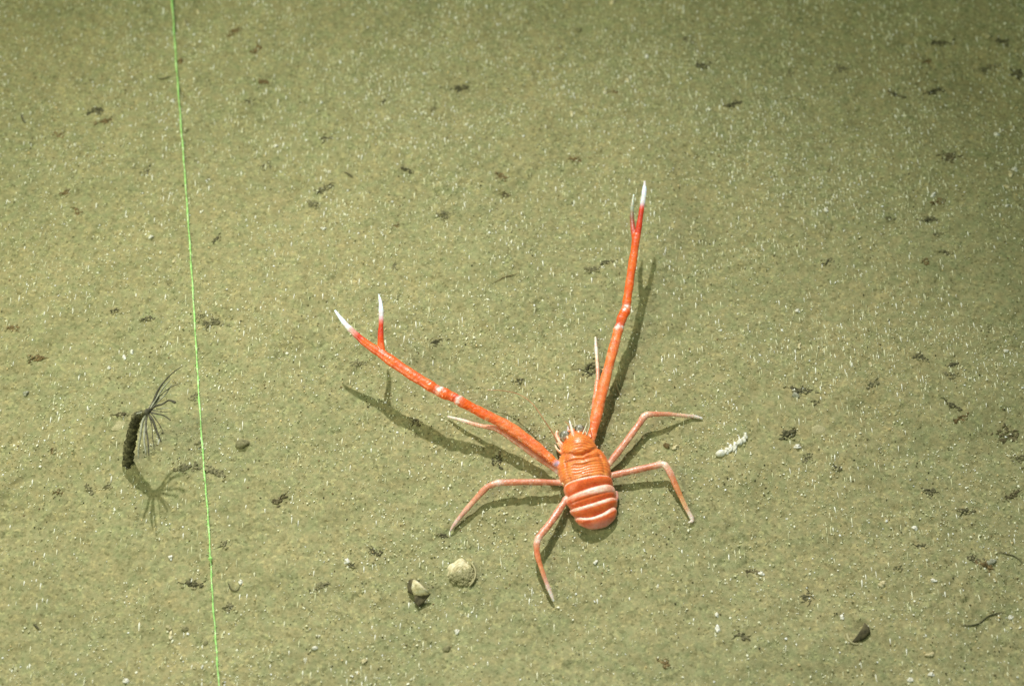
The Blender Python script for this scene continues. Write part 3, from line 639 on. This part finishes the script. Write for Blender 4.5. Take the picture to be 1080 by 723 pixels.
# ------------------------------------------------------------------ scattered pale bits, pebbles, scraps and threads, each where the photo has it
def pale_bit(px, py, rx, ry, label, seed=0, m=None, name='shell_chip', cat='shell chip', rz_=0, rz=None, lift=.2, wob=.75):
    rx *= .85; ry *= .85; o = ground_blob(name, px, py, rx, ry, rz if rz is not None else min(rx, ry)*.7, m or M_white, None, rz_, seed, wob, lift)
    return tag(o, label, cat, 'pebbles on the seabed' if name == 'pebble' else 'pale shell chips scattered on the seabed')
def scrap(px, py, size, label, seed, ang=0.0, asp=.6, m=None, fibres=4, flakes=6, name='detritus_scrap', cat='detritus', group='scraps of dark detritus scattered on the seabed'):
    r = random.Random(seed*7+1); b_ = MB(); s = size*PXM*.5; c0 = ground(px, py); mats = []
    ca, sa = math.cos(ang), math.sin(ang)
    def off(u, v_): return (u*ca-v_*sa, (u*sa+v_*ca))
    def put(k, u, w, rx, ry, rz, lift, mi, wob):
        dx, dy = off(u, w); z = hz(c0.x+dx, c0.y+dy)
        v2, f2 = blob((0,0,0), rx, ry, rz, ang+r.uniform(-.9, .9), seed*31+k, wob, 8, 5, r.uniform(-.5, .5))
        n = len(b_.f); b_.add([tuple(np.array(q_)+np.array((c0.x+dx, c0.y+dy, z+lift))) for q_ in v2], f2); mats.extend([mi]*(len(b_.f)-n))
    nk = flakes+int(size*.8)
    for k in range(nk):                                   # dark flakes pressed into the silt
        rx = min(s*r.uniform(.12, .38), r.uniform(.0007, .0017)); put(k, r.gauss(0, .45)*s, r.gauss(0, .45)*s*asp, rx, rx*r.uniform(.35, .8), rx*r.uniform(.15, .4), rx*r.uniform(-.12, .12), 0, .75)
    for k in range(int(size*.45)+2):                       # silt crumbs lying on and round them
        rx = r.uniform(.0003, .0008); put(k+50, r.gauss(0, .55)*s, r.gauss(0, .55)*s*(asp+.3), rx, rx*.8, rx*.6, rx*r.uniform(-.1, .5), 1, .5)
    for k in range(max(1, fibres//2) if size > 8 else 0):
        th = ang+r.gauss(0, .6)+(math.pi if r.random() < .5 else 0); L = s*r.uniform(.5, 1.2)
        u, w = off(r.gauss(0, .3)*s, r.gauss(0, .3)*s*asp); p = np.array((c0.x+u, c0.y+w, 0)); pts = []
        for j in range(5):
            q_ = p+np.array((math.cos(th), math.sin(th), 0))*L*j/4; q_[2] = hz(q_[0], q_[1])+.0001+.0004*math.sin(math.pi*j/4)*r.random(); pts.append(q_); th += r.uniform(-.35, .35)
        v2, f2, _ = sweep(pts, [.0002, .00024, .0002, .00016, .0001], 5); n = len(b_.f); b_.add(v2, f2); mats.extend([0]*(len(b_.f)-n))
    base_m = m if m is not None else (M_scrap, M_scrap2, M_scrap3)[r.choice((0, 0, 1, 2, 2)) if size < 12 or seed % 3 else 0]
    o = b_.build(name, base_m, None, tuple(c0)); o.data.materials.append(M_silt); o.data.polygons.foreach_set('material_index', mats)
    return tag(o, label, cat, group)
def thread(l, r, label, m=None, name='dark_thread', cat='thread'):
    A = catmull([tuple(ground(a, b_, .5*mm)) for (a, b_) in l], 8); A[:, 2] = height(A[:, 0], A[:, 1])+.0004
    n = len(A); rad = r*PXM*np.sin(np.linspace(.35, math.pi-.25, n)); v_, f_, _ = sweep(A, rad, 6)
    return tag(mesh_obj(name, v_, f_, m or M_thread, None, tuple(A[0])), label, cat)

scraps = [ # px,py,size,ang,asp,label[,material]
 (462,361,13,.2,.7,'dark tangled scrap right of the left claw, above the arm'),
 (378,384,13,.2,.35,'flat dark flake just below the left claw tip'),
 (222,341,22,.1,.4,'feathery dark scrap close to the right of the green line'),
 (155,336,15,-.1,.4,'dark smear left of the green line at mid height'),
 (210,334,9,.5,.6,'small dark speck touching the right edge of the green line'),
 (281,174,13,1.2,.8,'dark ragged scrap upper left, a hand right of the green line'),
 (155,181,12,1.45,.3,'short black upright sliver left of the green line near the top'),
 (397,583,14,-.6,.7,'star shaped black scrap above the two cream shells'),
 (236,573,11,1.2,.5,'dark notch of detritus right of the green line below the anemone'),
 (203,615,19,-.25,.25,'long dark sliver left of the green line near the bottom'),
 (241,641,12,1.5,.4,'dark upright sliver right of the green line near the bottom'),
 (625,390,22,.3,.7,'black tangle half hidden behind the front right leg of the lobster'),
 (525,486,14,-1.2,.6,'dark scrap lying in the shadow of the left claw arm'),
 (437,444,13,-.3,.5,'clump of dark scraps between the left claw arm and its shadow'),
 (850,630,14,-.6,.7,'dark crumb with curled edge in the lower right'),
 (781,670,17,-.5,.4,'dark torn scrap near the bottom right of centre'),
 (792,602,13,-.1,.35,'thin dark smear beside a white speck below the right legs'),
 (1026,589,14,-.4,.6,'dark scrap left of the small grey shell at lower right'),
 (1041,596,18,-.5,.5,'rust brown scrap touching the small grey shell at lower right','b'),
 (946,599,8,.2,.5,'tiny dark scrap left of lower right shell'),
 (1001,166,22,.2,.5,'large dark tangle at upper right below the frame corner'),
 (990,213,14,.5,.5,'dark brown scrap under the bright white chip at upper right','b'),
 (981,232,19,.0,.3,'long black flake below the white chip at upper right'),
 (988,247,9,-.3,.6,'small black scrap under the long black flake at upper right'),
 (997,266,12,-.5,.3,'thin slanting dark scrap below the black flakes at right'),
 (975,275,10,-.3,.7,'brownish crumb left of the slanting scrap at right','b'),
 (940,231,9,0,.6,'small dark scrap left of the long black flake'),
 (945,100,18,-.5,.3,'slanting pair of dark scraps in the upper right'),
 (986,97,22,.5,.35,'curved dark ridge of debris in the upper right'),
 (887,73,17,0,.45,'flat dark scrap right of centre near the top'),
 (832,77,10,1.2,.5,'small upright dark scrap with a pale speck near the top'),
 (988,45,20,.1,.35,'dark scrap with a tail near the top right edge'),
 (977,65,12,.3,.5,'small brown scrap under the tailed scrap at top right','b'),
 (1058,44,18,-.1,.45,'dark smudge right of the cream grain at top right'),
 (1042,72,28,.3,.5,'broad patch of dark detritus beside the top right edge'),
 (1074,78,22,-.6,.7,'black lump cut by the right edge of the frame near the top'),
 (742,69,19,-.1,.5,'dark brown clump with a pale grain near the top centre right'),
 (775,110,19,.4,.35,'slanting dark smear below the brown clump at top','s'),
 (725,42,13,-.8,.6,'faint dark crumb above the brown clump at top'),
 (648,97,12,-.2,.4,'small brown scrap below the brown pebble at top','b'),
 (607,168,14,-.5,.4,'thin brown scrap above and left of the right claw tip','b'),
 (278,86,16,.0,.35,'flat brown scrap near the top, right of the green line','b'),
 (485,93,19,.2,.4,'smeared dark scrap near the top centre'),
 (457,115,8,1.2,.6,'small grey brown crumb under the top centre scrap'),
 (404,108,9,1.0,.4,'small slanting dark crumb in the upper middle'),
 (343,146,13,-.1,.4,'small dark scrap with an orange fleck in the upper left half'),
 (341,200,20,.7,.5,'dark ragged hollow of debris in the upper left half'),
 (467,225,18,-.5,.4,'dark pitted scrap in the upper middle'),
 (430,179,13,-.6,.5,'dark scrap at the foot of a white speck in the upper middle'),
 (529,187,14,-.8,.7,'rust coloured crumbs above the centre','b'),
 (534,205,13,-.2,.4,'dark scrap right below the rust coloured crumbs'),
 (417,238,9,.4,.6,'small brown crumb above and right of the left claw','b'),
 (416,280,10,1.2,.5,'dark shadowy crumb above the upright left claw finger'),
 (100,117,20,.2,.5,'dark patch of debris at upper left'),
 (110,128,16,.2,.25,'curved brown sliver under the dark patch at upper left','b'),
 (62,143,14,-.4,.5,'orange brown crumbs left of the curved sliver at upper left','b'),
 (248,33,16,.7,.6,'reddish brown lump near the top, right of the green line','b'),
 (262,107,11,-.1,.5,'small dark crumb level with the top left debris, beyond the green line'),
 (197,138,7,.6,.6,'tiny dark speck beside the green line near the top'),
 (70,203,12,.2,.5,'small brown crumb at the left above the two white grains','b'),
 (82,222,13,-.6,.5,'brown pitted crumb at the left above the two white grains','b'),
 (848,412,22,.1,.5,'dark clump with a grey chip right of the lobster'),
 (860,424,9,0,.6,'black dot below the dark clump right of the lobster'),
 (830,457,19,.5,.35,'slanting dark sliver left of the faint round shell'),
 (852,483,13,1.1,.5,'dark upright scrap below the faint round shell'),
 (882,493,10,-.5,.5,'dark crumb right of the upright scrap under the round shell'),
 (970,377,15,-.2,.5,'dark smudge beside a white grain at right'),
 (1004,396,12,-.5,.5,'dark brown crumb at right above the triangular black lump'),
 (1005,427,15,-.5,.3,'thin dark streak at right above the triangular black lump'),
 (1013,441,13,.4,.5,'orange brown crumb under the thin streak at right','b'),
 (1063,460,25,.2,.7,'black triangular lump near the right edge'),
 (1076,483,17,.2,.7,'black lump cut by the right edge below the triangular lump'),
 (980,518,13,-.3,.5,'dark scrap with an orange fleck at right below middle'),
 (1068,522,19,.5,.25,'thin slanting dark sliver near the right edge below middle'),
 (626,284,16,.1,.4,'dark scrap left of the right claw palm'),
 (641,276,13,.2,.3,'thin dark scrap touching the left edge of the right claw palm'),
 (270,52,15,.8,.5,'brown scrap near the top below the reddish lump','b'),
 (120,328,11,.3,.5,'small dark crumb left of the dark smear at left'),
 (12,346,15,.0,.4,'brown crumbs cut by the left edge','b'),
 (290,330,0,0,0,''),
 (330,215,15,-.4,.5,'faint dark crumbs just below the ragged hollow in the upper left half'),
 (228,252,12,1.2,.5,'dark crumb right of the green line in the upper half'),
 (292,528,15,.3,.5,'dark flake above the pair of dark slivers left of the lobster'),
 (545,402,12,.2,.5,'dark crumbs above the left arm near its bend'),
 (1005,385,12,.3,.5,'small dark crumb near the right edge at mid height'),
 (920,405,13,.4,.4,'faint dark crumbs at right above the middle'),
 (768,310,0,0,0,''),
 (873,276,10,.3,.5,'small dark crumb right of the white grain at right'),
 (206,417,12,.2,.7,'dark crumb pressed against the left side of the green line by the anemone'),
 (210,467,8,.1,.7,'small dark crumb at the line above the anemone shadow'),
 (198,493,26,.1,.4,'patch of dark crumbs between the anemone shadow and the green line','f'),
 (228,498,22,-.5,.3,'dark streak of crumbs right of the green line by the anemone shadow','f'),
 (96,518,11,-.6,.6,'dark crumb left of the anemone shadow'),
 (61,518,10,.4,.6,'small dark crumb left of the anemone, farther left','b'),
 (113,513,9,.2,.7,'black grain nearest the left side of the anemone shadow'),
 (55,475,7,1.2,.7,'reddish brown dot left of the anemone','b'),
 (466,565,10,-.3,.4,'small dark flake by the tip of the lower left leg'),
 (340,618,13,.5,.3,'faint pair of dark slivers left of the broken shell'),
 (370,596,9,.1,.4,'dark scrap under the small white chip left of the cream shells'),
 (38,378,17,.2,.5,'brown crumbs at the far left above the anemone','b'),
 (1020,540,14,.1,.4,'dark smear above the wavy thread at right'),
 (702,700,14,-.4,.5,'faint brown crumb at the bottom right of centre','b'),
 (970,575,12,.2,.4,'dark smear right of a white grain at lower right'),
]
for i, row in enumerate(scraps):
    px, py, sz, ang, asp, lab = row[:6]
    if not sz: continue
    mk = row[6] if len(row) > 6 else 's'
    scrap(px, py, sz*1.15, lab, i+3, ang, max(asp, .3), {'b': M_brown, 'f': M_scrap3}.get(mk), 4 if sz > 9 else 2, 6 if sz > 12 else 4)

bits = [ # px,py,rx,ry,label,mat,rot
 (131,377,2.3,3.6,'white chip with a slanting neighbour above the anemone','w',0),
 (139,371,2.6,2.3,'cream chip right beside the white chip above the anemone','w',.5),
 (115,388,2.2,2.2,'white grain below the pair of chips above the anemone','w',0),
 (159,250,2.6,2.6,'round white grain left of the green line in the upper half','w',0),
 (184,276,2.8,2.4,'cream grain touching the left side of the green line in the upper half','s',0),
 (984,206,2.4,4.6,'bright white slanting chip on the brown scrap at upper right','w',-.7),
 (1041,38,4.2,4.6,'cream round grain at top right','t',0),
 (646,3,4.5,4.0,'cream grain cut by the top edge of the frame','s',0),
 (1066,184,2.6,5.5,'tall cream grain near the right edge in the upper part','s',0),
 (1062,197,4.2,2.6,'flat cream grain under the tall one near the right edge','s',0),
 (1062,217,2.6,2.2,'white grain below the cream grains near the right edge','w',0),
 (1051,142,4.2,2.8,'white chip right of the large dark tangle at upper right','w',.2),
 (1070,179,3.6,3.2,'white grain by the right edge beside the tall cream grain','w',0),
 (871,222,3.0,2.6,'white grain at upper right left of the black flakes','w',0),
 (841,328,2.8,2.6,'white grain right of the right claw arm at mid height','w',0),
 (412,388,2.6,1.8,'small cream chip beside the left claw palm','s',.1),
 (366,592,3.2,3.4,'small white chip left of the cream shells','w',0),
 (482,666,2.4,3.2,'white grain below the rounded cream shell','w',0),
 (384,697,2.6,3.0,'dull cream grain at the bottom left of centre','s',0),
 (332,683,2.6,2.4,'white grain at the bottom between line and shells','w',0),
 (757,663,2.4,5.0,'white upright stub near the bottom right of centre','w',0),
 (756,648,1.8,3.0,'thin white stub above the upright stub near the bottom','w',0),
 (803,605,3.4,2.4,'white speck beside the thin dark smear below the right legs','w',0),
 (628,593,2.6,2.4,'white grain below the tail of the lobster','w',0),
 (965,557,3.0,3.0,'white grain with a dark smear at lower right','w',0),
 (930,616,4.4,3.4,'cream lumpy grain right of the dark crumb at lower right','s',0),
 (985,612,4.0,1.7,'short white dash shaped chip at lower right','w',0),
 (1045,593,4.6,4.2,'small grey shell between dark scraps at lower right','g',0),
 (888,651,2.6,2.8,'white grain above the dark hollow at lower right','w',0),
 (1066,651,2.8,2.6,'white grain right of the wavy thread','w',0),
 (981,690,4.6,2.4,'dull cream chip at the lower right under the wavy thread','s',.4),
 (982,711,3.0,2.6,'white grain near the bottom edge at right','w',0),
 (960,717,3.4,2.6,'pale grain at the bottom edge left of its neighbour','w',0),
 (841,471,4.2,2.8,'white chip left of the upright scrap below the round shell','w',.1),
 (839,417,3.6,4.4,'grey chip at the left of the dark clump right of the lobster','g',.2),
 (843,365,2.4,4.2,'cream upright chip right of the right claw arm','s',.1),
 (918,384,1.8,4.0,'pale upright sliver at right above the middle','s',0),
 (1061,370,2.4,2.4,'white grain at the right edge above the triangular lump','w',0),
 (525,478,3.2,3.2,'pale knob on the scrap in the left arm shadow','t',0),
 (696,488,3.0,2.6,'pale grain against the lower right leg knee','s',0),
 (679,461,2.6,2.4,'cream grain in the crook of the upper right leg','s',.1),
 (712,472,4.2,2.6,'cream chip between the two right legs','s',.3),
 (703,470,3.6,3.2,'brown crumb between the two right legs','b',.3),
 (178,662,3.2,2.8,'orange cream grain left of the green line near the bottom','t',0),
 (180,670,2.4,4.6,'cream upright chip under the orange grain near the bottom','s',0),
 (133,718,3.2,3.0,'white grain at the bottom edge left of the green line','w',0),
 (254,614,2.2,3.0,'white upright chip right of the green line near the bottom','w',0),
 (180,588,2.8,2.8,'white grain left of the green line below the anemone','w',0),
 (27,415,3.4,3.0,'bluish white grain at the far left','g',0),
 (195,25,2.6,6.5,'orange cream upright chip by the green line near the top','t',0),
 (190,65,3.2,5.0,'orange grain touching the green line near the top','b',0),
 (209,13,2.4,3.6,'cream grain right of the green line at the top','s',0),
 (182,107,3.0,3.0,'white grain left of the green line beside the upper debris','w',0),
 (316,122,0,0,'','w',0),
 (291,154,2.8,2.4,'white grain beside the ragged scrap in the upper left half','w',0),
 (341,241,3.4,2.0,'white flat chip right of the green line in the upper half','w',0),
 (603,120,1.8,6.0,'cream upright chip left of and above the right claw','s',0),
 (682,60,1.8,5.0,'white upright chip near the top above the right claw','w',0),
 (662,85,1.8,5.0,'pale upright chip just left of its white neighbour near the top','s',0),
]
MD = {'w': M_white, 's': M_shell, 't': M_tan, 'g': M_pale_t, 'b': M_brown}
for i, (px, py, rx, ry, lab, mk, rt) in enumerate(bits):
    if rx: pale_bit(px, py, rx, ry, lab, i+40, MD[mk], rz_=rt)
for i, (px, py, rx, ry, lab) in enumerate([
 (255,468,8,6.5,'rounded brown pebble right of the green line above the lobster legs'),
 (610,32,5,4,'brown pebble near the top centre'),
 (195,663,4,3.4,'small grey pebble left of the green line near the bottom'),
 (217,678,3,2.6,'small grey pebble touching the green line near the bottom'),
 (471,684,5,3.6,'faint grey pebble at the bottom below the cream shells')]):
    pale_bit(px, py, rx, ry, lab, i+140, M_pebble, 'pebble', 'pebble', .4, rz=min(rx, ry)*.6, lift=.0, wob=.3)
# dark hollow shell half
hr_ = empty('hollow_shell', ground(908, 667)); tag(hr_, 'dark hollow shell half with a pale rim at lower right', 'shell')
shell_plate('hollow_and_shadow', [(912,656,2.0),(917,661,1.8),(918,666,1.2),(912,673,.6),(904,677,.4),(898,677,.5),(903,671,1.2),(908,664,2.0)], M_hollow_shadow, hr_, .0008, .0006)
fibre([(893,668,.8,1.0),(895,674,.8,1.5),(899,678,.6,1.3),(905,679,.5,.8)], M_tan, 'rim', hr_)
thread([(1013,658),(1022,659),(1032,657),(1040,651),(1052,646),(1062,644)], .6, 'wavy dark thread lying at lower right')
thread([(1050,582),(1060,583),(1070,586),(1079,593)], .55, 'thin dark thread running off the right edge below the grey shell')
thread([(363,181),(367,183),(372,187)], 1.0, 'tiny slanting dark thread in the upper left half')
thread([(518,299),(528,294),(540,290),(548,288)], .45, 'thin brown thread above the centre of the picture', M_brown)
thread([(22,120),(24,126),(27,130)], .8, 'short dark thread at the upper left edge')
thread([(165,82),(172,83),(180,80)], .8, 'thin dark thread reaching the green line at upper left')
thread([(240,613),(244,621),(250,622),(253,617)], .5, 'curled dark thread right of the green line near the bottom')
scrap(127, 437, 15, 'dark crumbs along the upper edge of the small round tan shell', 301, .1, .3, None, 1, 6)
thread([(35,657),(38,660),(41,663)], .9, 'short dark thread at the lower left')

thread([(650,402),(651,408),(653,413),(655,418)], 1.1, 'short pale thread lying in the shadow of the right claw arm', M_tan, 'pale_thread')
